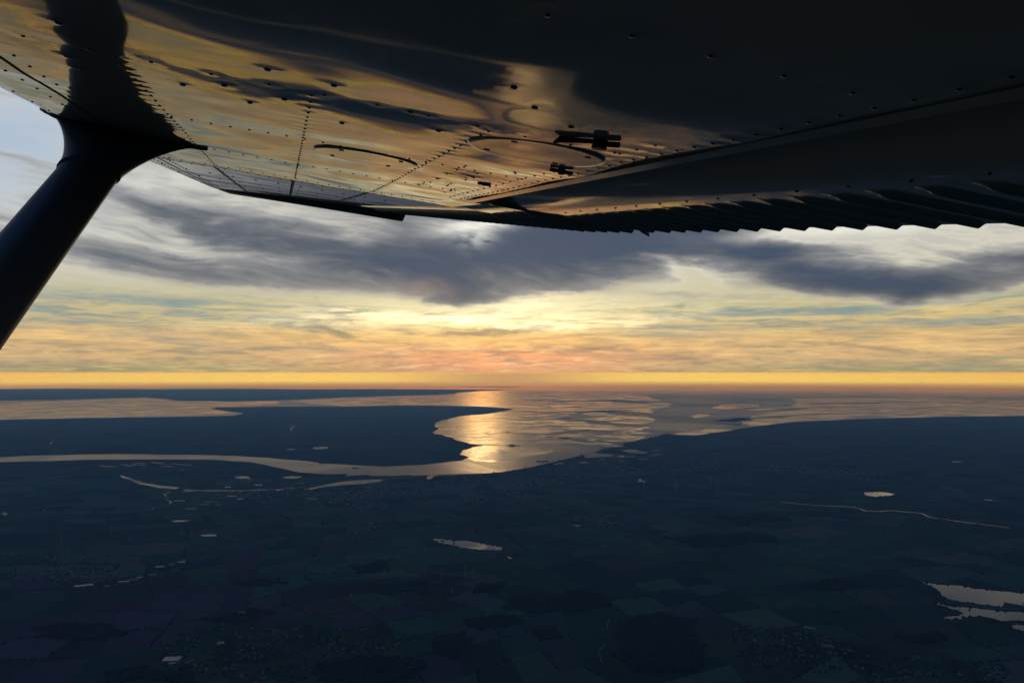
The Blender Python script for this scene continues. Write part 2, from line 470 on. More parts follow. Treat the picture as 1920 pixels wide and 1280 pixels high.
def inside(p, poly):
    x, y = p[0], p[1]; r = False; j = len(poly) - 1
    for i in range(len(poly)):
        a, b = poly[i], poly[j]
        if (a[1] > y) != (b[1] > y) and x < (b[0] - a[0]) * (y - a[1]) / (b[1] - a[1]) + a[0]: r = not r
        j = i
    return r


def ribbon(name, pts, width, z, m, label, cat, kind='structure'):
    vs, fs = [], []
    for i, q in enumerate(pts):
        d = (pts[min(i + 1, len(pts) - 1)] - pts[max(i - 1, 0)]).normalized()
        nrm = Vector((-d.y, d.x, 0)) * (width(i) if callable(width) else width) / 2
        vs += [Vector((q.x, q.y, -H + z)) + nrm, Vector((q.x, q.y, -H + z)) - nrm]
        if i: k = 2 * i; fs.append((k - 2, k - 1, k + 1, k))
    o = make(name, vs, fs, m)
    return tag(o, label, cat, None, kind)


def unit_copy(src, name, loc, rz, label, cat, group, sc=1.0):
    o = src.copy(); coll.objects.link(o); o.location = loc; o.rotation_euler = (0, 0, rz); o.scale = (sc, sc, sc)
    return tag(o, label, cat, group)


def copy_tree(o, parent=None):
    c = o.copy(); coll.objects.link(c)
    if parent: c.parent = parent
    for ch in list(o.children): copy_tree(ch, c)
    return c

# ---------------------------------------------------------------- the ground: sea, land, flats, river, lakes
rs = random.Random(3)
def disc(name, r, z, m, n=96):
    vs = [(r * math.cos(2 * math.pi * i / n), r * math.sin(2 * math.pi * i / n), -H + z) for i in range(n)]
    return tag(make(name, vs, [tuple(range(n))], m), kind='structure')
disc('sea', 85000.0, 0.0, M_SEA)

def px(*pts): return [G(x, y) for x, y in pts]
# far side of the bay
far_pts = px((-2600, 753), (-900, 752), (60, 753), (0, 751), (150, 748.5), (270, 744.5), (330, 750.5), (430, 752.5), (520, 750.5), (620, 746), (700, 742.5),
             (830, 739.5), (900, 733), (952, 731.4), (925, 730.4), (890, 730), (820, 729.8), (700, 729), (600, 729.6), (420, 728.6), (300, 729.4), (120, 728.4), (0, 729), (-900, 729), (-2600, 729))
far_pts = [far_pts[0], far_pts[1]] + far_pts[3:]
sheet_poly('far_shore', rough_line(far_pts, 3, 0.05, closed=True), 2.0, M_FAR, 3.0)
sheet_poly('sand_spit', rough_line(px((862, 724.4), (905, 724.5), (972, 724.9), (968, 725.5), (905, 725.4), (868, 725.0)), 2, 0.05, closed=True), 2.0, M_FAR, 3.0)
# the peninsula between the bay and the river
pen_pts = rough_line(px((-2600, 862), (-900, 858), (0, 856.5), (80, 853), (250, 851), (440, 854), (560, 862.5), (640, 870), (720, 874.5), (800, 870.5),
              (868, 862.5), (880, 857), (863, 852), (868, 844), (886, 838), (906, 834.6)), 5, 0.05) + \
          rough_line(px((906, 834.2), (893, 833.0), (880, 831.5), (850, 821), (830, 815), (812, 812), (822, 805), (815, 800), (815, 794), (824, 789), (868, 779), (900, 777), (930, 773), (957, 768.2),
              (962, 766.5), (940, 764.2), (900, 762), (800, 760), (640, 762), (520, 762), (405, 763.5), (400, 766), (430, 771), (458, 775), (440, 779), (300, 781.5),
              (0, 787), (-900, 789), (-2600, 795)), 5, 0.05)
pen = sheet_poly('peninsula', pen_pts, 2.0, M_LAND, 3.0)
# the near land with the city and the farms
bank_px = ((-2600, 876), (-900, 872), (0, 866), (95, 864), (150, 862), (260, 861), (400, 861.5), (470, 866), (560, 885), (650, 892.5), (760, 891.5), (900, 887.5),
           (935, 885.5), (985, 877.5), (1050, 863), (1120, 846), (1200, 824), (1252, 813), (1300, 817), (1370, 806.5), (1470, 792.5), (1600, 785.5), (1750, 781.5),
           (1920, 779.5), (2800, 774), (4200, 771))
near_pts = rough_line(px(*bank_px), 4, 0.02)
near_pts += [Vector((near_pts[-1].x, -60000, -H)), Vector((near_pts[0].x, -60000, -H))]
sheet_poly('mainland', near_pts, 2.0, M_LAND, 3.0)

# tidal flats that fall dry beside the channel
def flats(name, pts, it=4, amp=0.10, z=0.8):
    return sheet_poly(name, rough_line(px(*pts), it, amp, closed=True), z, M_FLAT, 0.0)
flats('tidal_flat', ((800, 800), (800, 826), (893, 833.2), (962, 835), (1040, 832), (1100, 829), (1160, 820), (1180, 812), (1222, 801), (1226, 789), (1224, 774), (1238, 766), (1225, 752), (1215, 742),
                     (1120, 735), (980, 733), (870, 741), (720, 743.5), (540, 752), (640, 761), (800, 759), (935, 763), (964, 766.5), (930, 774)), 5, 0.12)
flats('tidal_flat', ((858, 848), (884, 837), (906, 834.8), (962, 836), (1028, 838), (1040, 845), (1010, 852), (960, 861), (925, 866), (890, 864), (875, 858)), 4, 0.05)
flats('tidal_flat', ((1262, 814), (1300, 818), (1370, 807), (1470, 793), (1600, 786), (1750, 782), (1920, 780), (2800, 774), (2800, 758), (2300, 752), (1920, 751), (1800, 749), (1700, 746),
                     (1600, 745.5), (1480, 748), (1500, 756), (1452, 765), (1400, 769), (1362, 777), (1352, 790), (1318, 803)), 5, 0.12)
flats('tidal_flat', ((1338, 762), (1362, 757.5), (1422, 757), (1424, 760), (1390, 765), (1350, 767.5)), 4, 0.1)
flats('tidal_flat', ((1300, 778), (1312, 775.5), (1330, 777), (1320, 781), (1302, 783)), 3, 0.1)
flats('tidal_flat', ((0, 757), (150, 750), (270, 746), (330, 752), (520, 752), (520, 759), (404, 763), (396, 767), (452, 775.2), (300, 780), (0, 786), (-900, 788), (-900, 755)), 5, 0.08)
for i, (cx, cy, w, h_) in enumerate(((1085, 829.5, 26, 2.6), (1120, 832, 32, 3.6), (1170, 822.5, 48, 6), (1182, 811.5, 40, 3), (1150, 836, 20, 2))):
    flats('tidal_flat', [(cx + w * math.cos(t) * rs.uniform(0.7, 1.1), cy + h_ * math.sin(t) * rs.uniform(0.7, 1.1)) for t in [k * math.pi / 5 for k in range(10)]], 3, 0.12, 1.4 + .3 * i)

# creeks that drain the flats at low water
def gully(pts, w0, w1):
    q = rough_line(px(*pts), 5, 0.14)
    ribbon('tidal_creek', q, lambda i: w0 + (w1 - w0) * i / len(q), 1.9, M_SEA, None, None)
gully(((1330, 802), (1372, 786), (1400, 776), (1480, 767), (1560, 763), (1700, 766), (1830, 762)), 1500, 250)
gully(((1355, 790), (1430, 783), (1520, 777), (1640, 775), (1760, 772)), 800, 150)
gully(((1520, 757), (1620, 756), (1700, 753), (1840, 756)), 1600, 300)
gully(((1215, 800), (1120, 791), (1060, 783), (1000, 787), (930, 783)), 900, 120)
gully(((1224, 778), (1140, 770), (1040, 773), (960, 771)), 1600, 200)
gully(((1180, 812), (1100, 806), (1020, 815), (950, 810), (880, 815)), 600, 80)
gully(((1225, 755), (1150, 750), (1060, 753), (980, 748)), 2200, 400)
gully(((1120, 829), (1060, 820), (1000, 826), (930, 822)), 420, 60)
gully(((1100, 783), (1085, 776), (1120, 770)), 500, 150)

# the old river arm, harbour basins, canals and ponds lie on the land
def sheet_water(name, pts, label=None, z=3.2, it=3, amp=0.06, m=None):
    return sheet_poly(name, rough_line(px(*pts), it, amp, closed=True), z, m or (M_POND if name == 'pond' else M_LAKE), 0.0)
lakes = []
def lake(name, pts, **k):
    o = sheet_water(name, pts, **k); lakes.append([(v.co.x, v.co.y) for v in o.data.vertices]); return o
lake('lake', ((806, 1011), (826, 1009.5), (850, 1013), (880, 1014.5), (905, 1020), (930, 1024), (947, 1027), (938, 1031.5), (905, 1031), (868, 1027.5), (850, 1022.5), (822, 1017)))
lake('lake', ((1618, 923.5), (1645, 922), (1662, 923), (1678, 926), (1668, 929.5), (1650, 930), (1640, 932), (1624, 929)))
lake('lake', ((1728, 1091.5), (1752, 1094.5), (1770, 1097), (1800, 1098), (1830, 1104), (1860, 1107), (1900, 1111), (1960, 1118), (2100, 1122), (2100, 1150), (1960, 1140), (1925, 1136),
              (1888, 1130), (1880, 1138), (1855, 1135), (1800, 1128), (1778, 1123), (1764, 1115), (1756, 1104)), amp=0.08)
lake('lake', ((1740, 1122), (1760, 1130), (1775, 1136), (1812, 1139), (1850, 1143), (1885, 1147), (1960, 1152), (2080, 1160), (2080, 1206), (1960, 1193), (1912, 1182), (1895, 1176), (1905, 1171), (1960, 1176), (1960, 1165), (1900, 1163), (1872, 1165), (1862, 1159), (1845, 1156), (1815, 1157), (1798, 1162), (1775, 1161), (1768, 1157), (1798, 1155), (1808, 1150), (1790, 1143), (1762, 1136)), amp=0.08)
lake('lake', ((375, 1003), (392, 1001.5), (406, 1002.5), (405, 1005), (380, 1005.5)))
lake('pond', ((1782, 864.8), (1800, 864), (1806, 866), (1790, 867)))
lake('pond', ((1844, 936), (1858, 936.5), (1860, 938.5), (1846, 938)))
lake('pond', ((440, 894.5), (452, 892.5), (468, 893.5), (464, 896.5), (446, 897)))
lake('pond', ((528, 895), (545, 892.5), (566, 893), (562, 895.5), (550, 897), (536, 896.8)))
lake('pond', ((6, 960), (14, 962), (11, 966), (6, 965)))
lake('pond', ((78, 957), (86, 955), (82, 959)))
lake('pond', ((584, 839.8), (600, 837.5), (615, 838.5), (612, 841.5), (592, 842.2)))
lake('pond', ((538, 842), (554, 841), (552, 843), (540, 843.5)))
lake('pond', ((318, 977), (334, 975.5), (358, 976), (340, 978.5), (322, 979)))
lake('pond', ((1163, 844), (1180, 842.5), (1198, 844), (1196, 846.5), (1176, 847)))
lake('pond', ((1195, 902), (1200, 897), (1203, 901), (1210, 902), (1208, 904.5), (1202, 903.5)))
lake('pond', ((1072, 985), (1080, 984), (1090, 985), (1084, 987)))
lake('pond', ((1126, 1022.5), (1138, 1021.5), (1136, 1024)))
lake('pond', ((950, 1043), (958, 1046), (962, 1047.5), (955, 1046.5)))
lake('harbour_basin', ((1096, 853), (1112, 849), (1150, 852), (1170, 853.5), (1172, 857.5), (1148, 856.5), (1120, 857), (1100, 858.5), (1094, 856)), m=M_POND, amp=0.02)
lake('harbour_basin', ((1172, 846.5), (1200, 846), (1218, 848.5), (1200, 849.8), (1180, 849)), m=M_POND, amp=0.02)
lake('harbour_basin', ((802, 893), (808, 890), (824, 891), (814, 893), (806, 898.5), (800, 898)), m=M_POND, amp=0.02)
lake('harbour_basin', ((572, 917), (600, 911), (640, 903), (690, 899), (718, 899), (712, 903), (680, 907), (640, 909.5), (600, 914), (578, 918.5)), m=M_POND, amp=0.03)
lake('old_river_arm', ((226, 890.5), (236, 894), (250, 899.5), (275, 906), (300, 910), (338, 914.5), (325, 917), (296, 914.5), (270, 909), (246, 900.5), (230, 895)), m=M_POND)
lake('old_river_arm', ((340, 917), (380, 919), (440, 919.6), (520, 917.6), (552, 914.5), (552, 916), (520, 919.4), (440, 921), (380, 920.6)), m=M_POND)
# shining mud and pools on the island meadow
for i in range(30):
    if i < 16: cx, cy, w, h_ = rs.uniform(190, 350), rs.gauss(870.5, 3), rs.uniform(6, 26), rs.uniform(0.25, 0.8)
    else: cx, cy, w, h_ = rs.uniform(280, 480), rs.gauss(892, 8), rs.uniform(2, 8), rs.uniform(0.2, 0.5)
    if cy < 866.5: cy = 867 + rs.uniform(0, 5)
    lake('pond', [(cx + w * math.cos(t) * rs.uniform(0.5, 1.1), cy + h_ * math.sin(t) * rs.uniform(0.5, 1.1) + w * math.cos(t) * 0.03) for t in [k * math.pi / 4 for k in range(8)]], it=2)
def creek(pts, w, m=M_POND, name='creek'):
    q = rough_line(px(*pts), 4, 0.06)
    ribbon(name, q, w, 3.1, m, None, None)
creek(((1463, 941), (1500, 945), (1550, 948.5), (1600, 950.5), (1625, 958), (1650, 959), (1672, 957), (1728, 962), (1745, 970), (1800, 978), (1840, 983), (1892, 989.5)), 11, M_RIVER)
creek(((100, 965), (130, 961), (200, 960), (262, 958.5), (285, 955), (293, 950)), 8)
creek(((318, 944), (322, 940), (312, 936)), 20)
creek(((312, 930), (308, 926), (320, 922)), 22)
creek(((552, 914.5), (640, 905), (660, 900)), 10)
creek(((720, 898), (790, 893), (860, 891)), 16)
creek(((548, 808), (556, 795)), 26)
creek(((95, 833), (100, 828)), 30)
creek(((1180, 1158), (1145, 1215)), 3, M_TRACK, 'track') if False else None
def track(pts, w): ribbon('track', rough_line(px(*pts), 2, 0.02), w, 3.4, M_TRACK, None, None)
track(((1143, 1160), (1139, 1170), (1138, 1182)), 3.4)
track(((1133, 1209), (1121, 1223), (1129, 1243)), 4.0)
track(((905, 1157), (922, 1150)), 3.0)
track(((846, 1101), (848, 1112)), 5)
track(((660, 1113), (658, 1120)), 5)
track(((740, 1040), (762, 1056)), 3)
track(((1030, 1106), (1060, 1113)), 3)
track(((793, 1018), (796, 1029)), 5)
track(((112, 1000), (116, 1025)), 4)

# ---------------------------------------------------------------- farm fields: one ground sheet of crops and pasture
near_xy = [(v.x, v.y) for v in near_pts]
towns = [(px((300, 1200), (420, 1168), (560, 1165), (640, 1190), (640, 1250), (520, 1290), (380, 1262), (300, 1248)), 'a'),
         (px((600, 1185), (700, 1172), (780, 1195), (720, 1225), (620, 1225)), 'b'),
         (px((1370, 1172), (1480, 1175), (1600, 1205), (1660, 1240), (1640, 1262), (1500, 1262), (1380, 1240)), 'c'),
         (px((1620, 1240), (1760, 1230), (1900, 1250), (1900, 1290), (1640, 1290)), 'd')]
towns_xy = [[(q.x, q.y) for q in t[0]] for t in towns]
wood_px = [((1160, 1170), (1240, 1150), (1310, 1165), (1320, 1215), (1300, 1262), (1190, 1262), (1140, 1230), (1165, 1200)), ((955, 1122), (1000, 1115), (1100, 1118), (1150, 1132), (1090, 1148), (990, 1148), (940, 1140)),
           ((800, 1205), (870, 1185), (880, 1210), (850, 1240), (820, 1225)), ((690, 1108), (800, 1090), (795, 1108), (720, 1116)), ((380, 1160), (470, 1140), (520, 1150), (480, 1162), (400, 1168)),
           ((870, 1168), (960, 1155), (980, 1170), (900, 1182)), ((1500, 1100), (1560, 1088), (1620, 1095), (1570, 1108)), ((655, 1062), (720, 1055), (730, 1070), (670, 1075)),
           ((900, 1095), (950, 1092), (930, 1110), (890, 1112)), ((600, 1245), (720, 1232), (800, 1250), (780, 1290), (600, 1290)), ((60, 1180), (200, 1170), (240, 1190), (120, 1200)),
           ((1340, 968), (1440, 962), (1480, 975), (1380, 985)), ((1680, 1190), (1760, 1185), (1780, 1200), (1700, 1206)), ((1230, 1010), (1420, 1000), (1460, 1018), (1300, 1026)),
           ((200, 1260), (330, 1255), (380, 1290), (180, 1290)), ((440, 1090), (520, 1085), (540, 1095), (460, 1100)), ((1000, 1180), (1040, 1174), (1050, 1195), (1010, 1200))]
wood_pts = [rough_line(px(*w), 3, 0.2, rs, True) for w in wood_px]
wood_xy = [[(q.x, q.y) for q in w] for w in wood_pts]
fv, ff, fc = [], [], []
hedge = []
def colour_for(c):
    r = rs.random(); d = mnoise.noise((c.x / 2500, c.y / 2500, 3.0))
    redzone = math.exp(-(((c.x + 1900) / 1500) ** 2 + ((c.y - 4900) / 1300) ** 2))
    if rs.random() < redzone * 0.8: base = (0.052, 0.030, 0.034)
    elif r < 0.34 + d * 0.2: base = (0.028, 0.056, 0.026)
    elif r < 0.58: base = (0.036, 0.058, 0.030)
    elif r < 0.74: base = (0.048, 0.058, 0.026)
    elif r < 0.87: base = (0.055, 0.050, 0.036)
    elif r < 0.93: base = (0.070, 0.058, 0.032)
    else: base = (0.024, 0.040, 0.024)
    k = rs.uniform(0.75, 2.1)
    return (base[0] * k * 0.68, base[1] * k * 0.9, base[2] * k * 1.25)
def split(q, depth):
    e0 = (q[1] - q[0]).length + (q[2] - q[3]).length; e1 = (q[2] - q[1]).length + (q[3] - q[0]).length
    big = max(e0, e1) / 2
    if depth == 0 or big < 170 or (big < 520 and rs.random() < 0.30):
        c = sum(q, Vector()) / 4
        t = (c.x, c.y)
        if not inside(t, near_xy) or any(inside(t, w) for w in towns_xy + wood_xy + lakes[:6]): return
        g = rs.uniform(2, 6)
        cor = []
        for i in range(4):
            v = c - q[i]; cor.append(q[i] + v * min(0.3, g * 1.4 / max(v.length, 1)))
        k = len(fv); col_ = colour_for(c); n = 0
        ring = []
        for i in range(4):                      # slightly wavering field edges
            a, b_ = cor[i], cor[(i + 1) % 4]; d = b_ - a
            ring.append(a)
            for t_ in (0.33, 0.67):
                ring.append(a + d * t_ + Vector((-d.y, d.x, 0)) * rs.uniform(-0.02, 0.02))
        fv.extend((p.x, p.y, -H + 2.6) for p in ring); ff.append(tuple(range(k, k + 12))); fc.append(col_)
        for i in range(4):
            if rs.random() < 0.3: hedge.append((q[i].copy(), q[(i + 1) % 4].copy()))
        return
    t0, t1 = rs.uniform(0.36, 0.64), rs.uniform(0.36, 0.64)
    if e0 > e1:
        a, b_ = q[0].lerp(q[1], t0), q[3].lerp(q[2], t1)
        split([q[0], a, b_, q[3]], depth - 1); split([a, q[1], q[2], b_], depth - 1)
    else:
        a, b_ = q[0].lerp(q[3], t0), q[1].lerp(q[2], t1)
        split([q[0], q[1], b_, a], depth - 1); split([a, b_, q[2], q[3]], depth - 1)
BS = 1150.0
def gridpt(i, j):
    rr = random.Random(i * 977 + j * 131)
    x, y = i * BS + rr.uniform(-330, 330), j * BS + rr.uniform(-330, 330)
    a = R(24); x2, y2 = x * math.cos(a) - y * math.sin(a), x * math.sin(a) + y * math.cos(a)
    return Vector((x2 + 500 * mnoise.noise((x / 4000, y / 4000, 1)), y2 + 500 * mnoise.noise((x / 4000, y / 4000, 5)), 0))
for i in range(-9, 14):
    for j in range(-2, 13):
        q = [gridpt(i, j), gridpt(i + 1, j), gridpt(i + 1, j + 1), gridpt(i, j + 1)]
        c = sum(q, Vector()) / 4
        if 1500 < c.y < 11500 and abs(c.x) < c.y * 0.85 + 1800: split(q, 4)
fo = make('farm_fields', fv, ff, M_FIELD)
ca = fo.data.color_attributes.new('crop', 'FLOAT_COLOR', 'CORNER')
buf = []
for f_, c in zip(ff, fc): buf += [*c, 1.0] * len(f_)
ca.data.foreach_set('color', buf)
tag(fo, kind='structure')

# hedgerows, tree lines and woods: leafy clumps
def clump(mb, x, y, r, h, rnd):
    n = 6; vs = [(x, y, -H + 2 + h)]
    for k, (rr, zz) in enumerate(((0.75, 0.72), (1.0, 0.38), (0.8, 0.0))):
        for i in range(n):
            t = 2 * math.pi * (i + 0.5 * k) / n; q = r * rr * rnd.uniform(0.7, 1.25)
            vs.append((x + q * math.cos(t), y + q * math.sin(t), -H + 2 + h * zz * rnd.uniform(0.85, 1.15)))
    fs = [(0, 1 + i, 1 + (i + 1) % n) for i in range(n)]
    for k in range(2):
        for i in range(n):
            a, b_ = 1 + k * n + i, 1 + k * n + (i + 1) % n
            fs.append((a, a + n, b_ + n, b_))
    mb.add(vs, fs)
hb = MB(); cnt = 0
for a, b_ in hedge:
    m = (a + b_) / 2
    if m.y > 9000 or abs(m.x) > m.y * 0.75 + 400 or m.y < 3000: continue
    ln = (b_ - a).length; step = 16 if m.y < 6000 else 30
    dens = rs.choice((0.15, 0.4, 0.8))
    for k in range(int(ln / step)):
        if rs.random() > dens: continue
        p = a.lerp(b_, (k + rs.random()) * step / ln)
        clump(hb, p.x + rs.uniform(-3, 3), p.y + rs.uniform(-3, 3), rs.uniform(4, 8) * (1.0 if m.y < 6000 else 1.5), rs.uniform(5, 14), rs)
tag(hb.build('hedgerows', M_WOOD, smooth=True), kind='stuff')
wb = MB()
for poly, xy in zip(wood_pts, wood_xy):
    xs = [p[0] for p in xy]; ys = [p[1] for p in xy]
    area = (max(xs) - min(xs)) * (max(ys) - min(ys))
    n = int(min(2600, area / 420)); rad = math.sqrt(area / max(n, 1)) * 0.9
    for k in range(n):
        p = (rs.uniform(min(xs), max(xs)), rs.uniform(min(ys), max(ys)))
        if inside(p, xy): clump(wb, p[0], p[1], rad * rs.uniform(0.7, 1.2), rs.uniform(13, 22), rs)
for xy in lakes[:4]:                            # trees round the lakes
    for i in range(len(xy)):
        a, b_ = Vector((*xy[i], 0)), Vector((*xy[(i + 1) % len(xy)], 0)); c = sum((Vector((*q, 0)) for q in xy), Vector()) / len(xy)
        ln = (b_ - a).length
        for k in range(max(1, int(ln / 22))):
            p = a.lerp(b_, rs.random()); o = (p - c).normalized() * rs.uniform(8, 22)
            if rs.random() < 0.7: clump(wb, p.x + o.x, p.y + o.y, rs.uniform(7, 12), rs.uniform(6, 13), rs)
tag(wb.build('woods', M_WOOD, smooth=True), kind='stuff')

# ---------------------------------------------------------------- towns
def proto_house(name, lx, ly, hw, hr, mroof):
    b_ = MB(); b_.house((0, 0, 0), lx, ly, hw, hr)
    o = b_.build(name, [M_WALLH, mroof]); return o
protos = [proto_house('house', 13, 9, 4.5, 4.0, M_TILE), proto_house('house', 16, 10, 4.5, 4.5, M_ROOF), proto_house('house', 11, 9, 5.5, 3.5, M_TILE), proto_house('house', 22, 13, 5, 4, M_ROOF)]
tl = {'a': ('small house among the rooftops of the town nearest the big blue roofed hall', 'houses of the town by the blue roofed hall', 110),
      'b': ('small house in the village east of the blue roofed hall', 'houses of the village beside the dark wood', 45),
      'c': ('small house in the scattered town below the square green fields', 'houses of the town below the green fields', 90),
      'd': ('small house in the dim town by the lower edge under the lakes', 'houses of the town under the two lakes', 45)}
used = [False] * 4
yard = MB()
for (poly, key), xy in zip(towns, towns_xy):
    lab, grp, n = tl[key]; done = 0; tries = 0
    xs = [p[0] for p in xy]; ys = [p[1] for p in xy]
    while done < n and tries < 5000:
        tries += 1
        p = (rs.uniform(min(xs), max(xs)), rs.uniform(min(ys), max(ys)))
        if not inside(p, xy) or mnoise.noise((p[0] / 220, p[1] / 220, 2)) < -0.15: continue
        k = rs.choices(range(4), (5, 3, 5, 1))[0]
        rz = R(24) + rs.choice((0, math.pi / 2)) + rs.uniform(-0.3, 0.3) + 2.0 * mnoise.noise((p[0] / 600, p[1] / 600, 8))
        loc = (p[0], p[1], -H + 2.0)
        if not used[k]:
            o = protos[k]; used[k] = True; o.location = loc; o.rotation_euler = (0, 0, rz); tag(o, lab, 'house', grp)
        else: unit_copy(protos[k], 'house', loc, rz, lab, 'house', grp, rs.uniform(0.8, 1.2))
        done += 1
    for k in range(n * 6):
        p = (rs.uniform(min(xs), max(xs)), rs.uniform(min(ys), max(ys)))
        if inside(p, xy): clump(yard, p[0], p[1], rs.uniform(4, 8), rs.uniform(6, 13), rs)
tag(yard.build('garden_trees', M_WOOD, smooth=True), kind='stuff')
for k in range(4):
    if not used[k]: bpy.data.objects.remove(protos[k])

def hall(x, y, lx, ly, h, rz, m, label, group=None, cat='warehouse'):
    e = empty('warehouse', G(x, y, 2.0)); e.rotation_euler = (0, 0, rz); tag(e, label, cat, group)
    w = MB(); w.box((0, 0, h / 2), (lx, ly, h)); w.build('wall', M_WALLH, e)
    r = MB(); nb = max(1, int(lx / 30))
    for i in range(nb):
        L0 = lx / nb
        x0 = -lx / 2 + i * L0
        r.add([(x0 - .3 * (i == 0), -ly / 2 - 1, h + .05), (x0 + L0, -ly / 2 - 1, h + .05), (x0 + L0, ly / 2 + 1, h + .05), (x0, ly / 2 + 1, h + .05), (x0 + L0 / 2, -ly / 2 - 1, h + 2.2), (x0 + L0 / 2, ly / 2 + 1, h + 2.2)],
              [(0, 4, 5, 3), (4, 1, 2, 5), (0, 1, 4), (3, 5, 2)])
    r.build('roof', m, e)
    return e
hall(322, 1238, 84, 60, 10, R(5), M_STEELBLUE, 'largest blue roofed factory hall at the town edge')
hall(323, 1245, 36, 16, 7, R(5), M_STEELBLUE, 'narrow blue roofed shed just in front of the largest hall')
hall(355, 1241, 12, 44, 7, R(-25), M_ROOF, 'long slim pale shed to the east of the blue roofed hall')
hall(414, 1207, 36, 26, 8, R(12), M_STEELBLUE, 'single grey blue hall on the northern side of the nearest town')
hall(453, 1149, 42, 24, 8, R(14), M_ROOF, 'lone pale barn standing among the brown fields')
hall(1518, 1178, 22, 60, 7, R(62), M_STEELBLUE, 'low grey shed west of the pale one at the green fields')
hall(1552, 1212, 24, 64, 7, R(62), M_ROOF, 'long pale shed on the upper edge of the scattered town')
hall(747, 1135, 16, 10, 6, R(10), M_ROOF, 'tiny white farm building alone in the middle fields')
hall(768, 1252, 20, 14, 6, R(20), M_ROOF, 'small pale barn in the dark wood at the lower edge')
hall(1416, 1150, 14, 38, 6, R(70), M_ROOF, 'pale farm shed beside the track south of the square green fields')
hall(286, 1270, 18, 12, 6, R(30), M_ROOF, 'small white barn below the blue roofed hall')
for i, (x, y, lx, ly) in enumerate(((150, 1100, 70, 34), (168, 1098, 50, 30), (200, 1100, 40, 20), (232, 1092, 70, 22), (250, 1088, 60, 26), (262, 1084, 36, 20), (286, 1079, 70, 20), (300, 1064, 60, 30), (322, 1060, 40, 28), (340, 1055, 60, 30),
                                    (345, 1050, 30, 18))):
    hall(x, y, lx, ly, 9, R(rs.uniform(0, 25)), rs.choice((M_ROOF, M_STEELBLUE)), 'pale warehouse in the row along the edge of the western town', 'warehouses along the western town')
for i in range(16):
    x = rs.uniform(330, 600); y = 968 - (x - 330) * 0.13 + rs.gauss(-22, 9)
    hall(x, y, rs.uniform(60, 150), rs.uniform(40, 80), 12, R(rs.uniform(-10, 20)), rs.choice((M_ROOF, M_STEELBLUE)), 'pale warehouse in the industrial strip along the old river arm', 'warehouses beside the old river arm')
for i in range(16):
    x = rs.uniform(1010, 1250); y = 868 - (x - 1010) * 0.08 + rs.gauss(0, 5)
    hall(x, y, rs.uniform(90, 200), rs.uniform(60, 110), 14, R(rs.uniform(20, 40)), rs.choice((M_ROOF, M_STEELBLUE)), 'pale port shed behind the quay cranes', 'sheds of the container port')

# the far streets of the port city and of the towns farther off, thousands of roofs
def streets(name, regions):
    b_ = MB()
    for (x0, y0, x1, y1, n, big) in regions:
        for k in range(n):
            t = rs.random(); x = x0 + (x1 - x0) * t + rs.gauss(0, 18); y = y0 + (y1 - y0) * t + rs.gauss(0, 6)
            g = G(x, max(y, 840), 2.0)
            if not inside((g.x, g.y), near_xy) or any(inside((g.x, g.y), w) for w in lakes): continue
            if mnoise.noise((g.x / 500, g.y / 500, 6)) < -0.1: continue
            s = rs.uniform(0.7, 1.6) * big
            b_.house((g.x, g.y, g.z), 14 * s, 10 * s, 5 * s ** .5, 4 * s ** .5, rs.uniform(0, 3), 0, rs.choice((1, 1, 2, 2, 2)))
    return tag(b_.build(name, [M_WALLH, M_ROOF, M_TILE]), kind='stuff')
streets('city_roofs', [(560, 935, 1000, 905, 1300, 1.5), (640, 950, 1000, 930, 700, 1.4), (880, 905, 1150, 868, 700, 1.6), (1000, 905, 1350, 870, 500, 1.5), (360, 925, 560, 930, 200, 1.6)])
streets('distant_town', [(0, 1050, 320, 1062, 700, 1.0), (20, 1075, 260, 1082, 500, 1.0), (1040, 960, 1150, 985, 250, 1.2), (1400, 870, 1650, 895, 300, 1.8), (660, 984, 700, 986, 60, 1.2), (330, 1000, 420, 1010, 30, 1)])

# ---------------------------------------------------------------- cranes on the quay
def crane(boom_up):
    e = empty('quay_crane', (0, 0, 0))
    for sx in (-12, 12):
        for sy in (-14, 14):
            b_ = MB(); b_.tube((sx, sy, 0), (sx, sy * .85, 42), 2.2, 1.8, 6); b_.build('leg', M_STEEL, e)
    b_ = MB(); b_.box((0, 0, 43.5), (30, 30, 3)); b_.tube((0, 6, 45), (0, 6, 74), 2.4, 1.4, 6); b_.build('portal', M_STEEL, e)
    b_ = MB()
    if boom_up: b_.tube((0, -10, 46), (0, -38, 104), 2.4, 1.6, 6)
    else: b_.tube((0, -10, 46), (0, -66, 50), 2.4, 1.6, 6)
    b_.tube((0, -10, 46), (0, 34, 46), 2.4, 2.2, 6); b_.build('boom', M_STEEL, e)
    b_ = MB(); b_.box((0, 20, 51.0), (10, 14, 7)); b_.build('machine_house', M_STEEL, e)
    b_ = MB(); b_.tube((0, 6, 73), (0, -37 if boom_up else -60, 102 if boom_up else 50), .9, .9, 5); b_.build('stay', M_STEEL, e)
    return e
c_up, c_dn = crane(True), crane(False)
quay = [(950, 888), (962, 886.5), (985, 879.5), (1048, 865.5), (1090, 855), (1128, 846), (1133, 845), (1139, 843.5), (1146, 841.5), (1160, 838), (1166, 836.5), (1172, 835), (1180, 833), (1186, 831), (1194, 829), (1205, 826), (1212, 824.5),
        (1221, 822.5), (1230, 820.5), (1238, 818.8), (1247, 817), (1252, 816.5), (1258, 817)]
fu = {True: False, False: False}
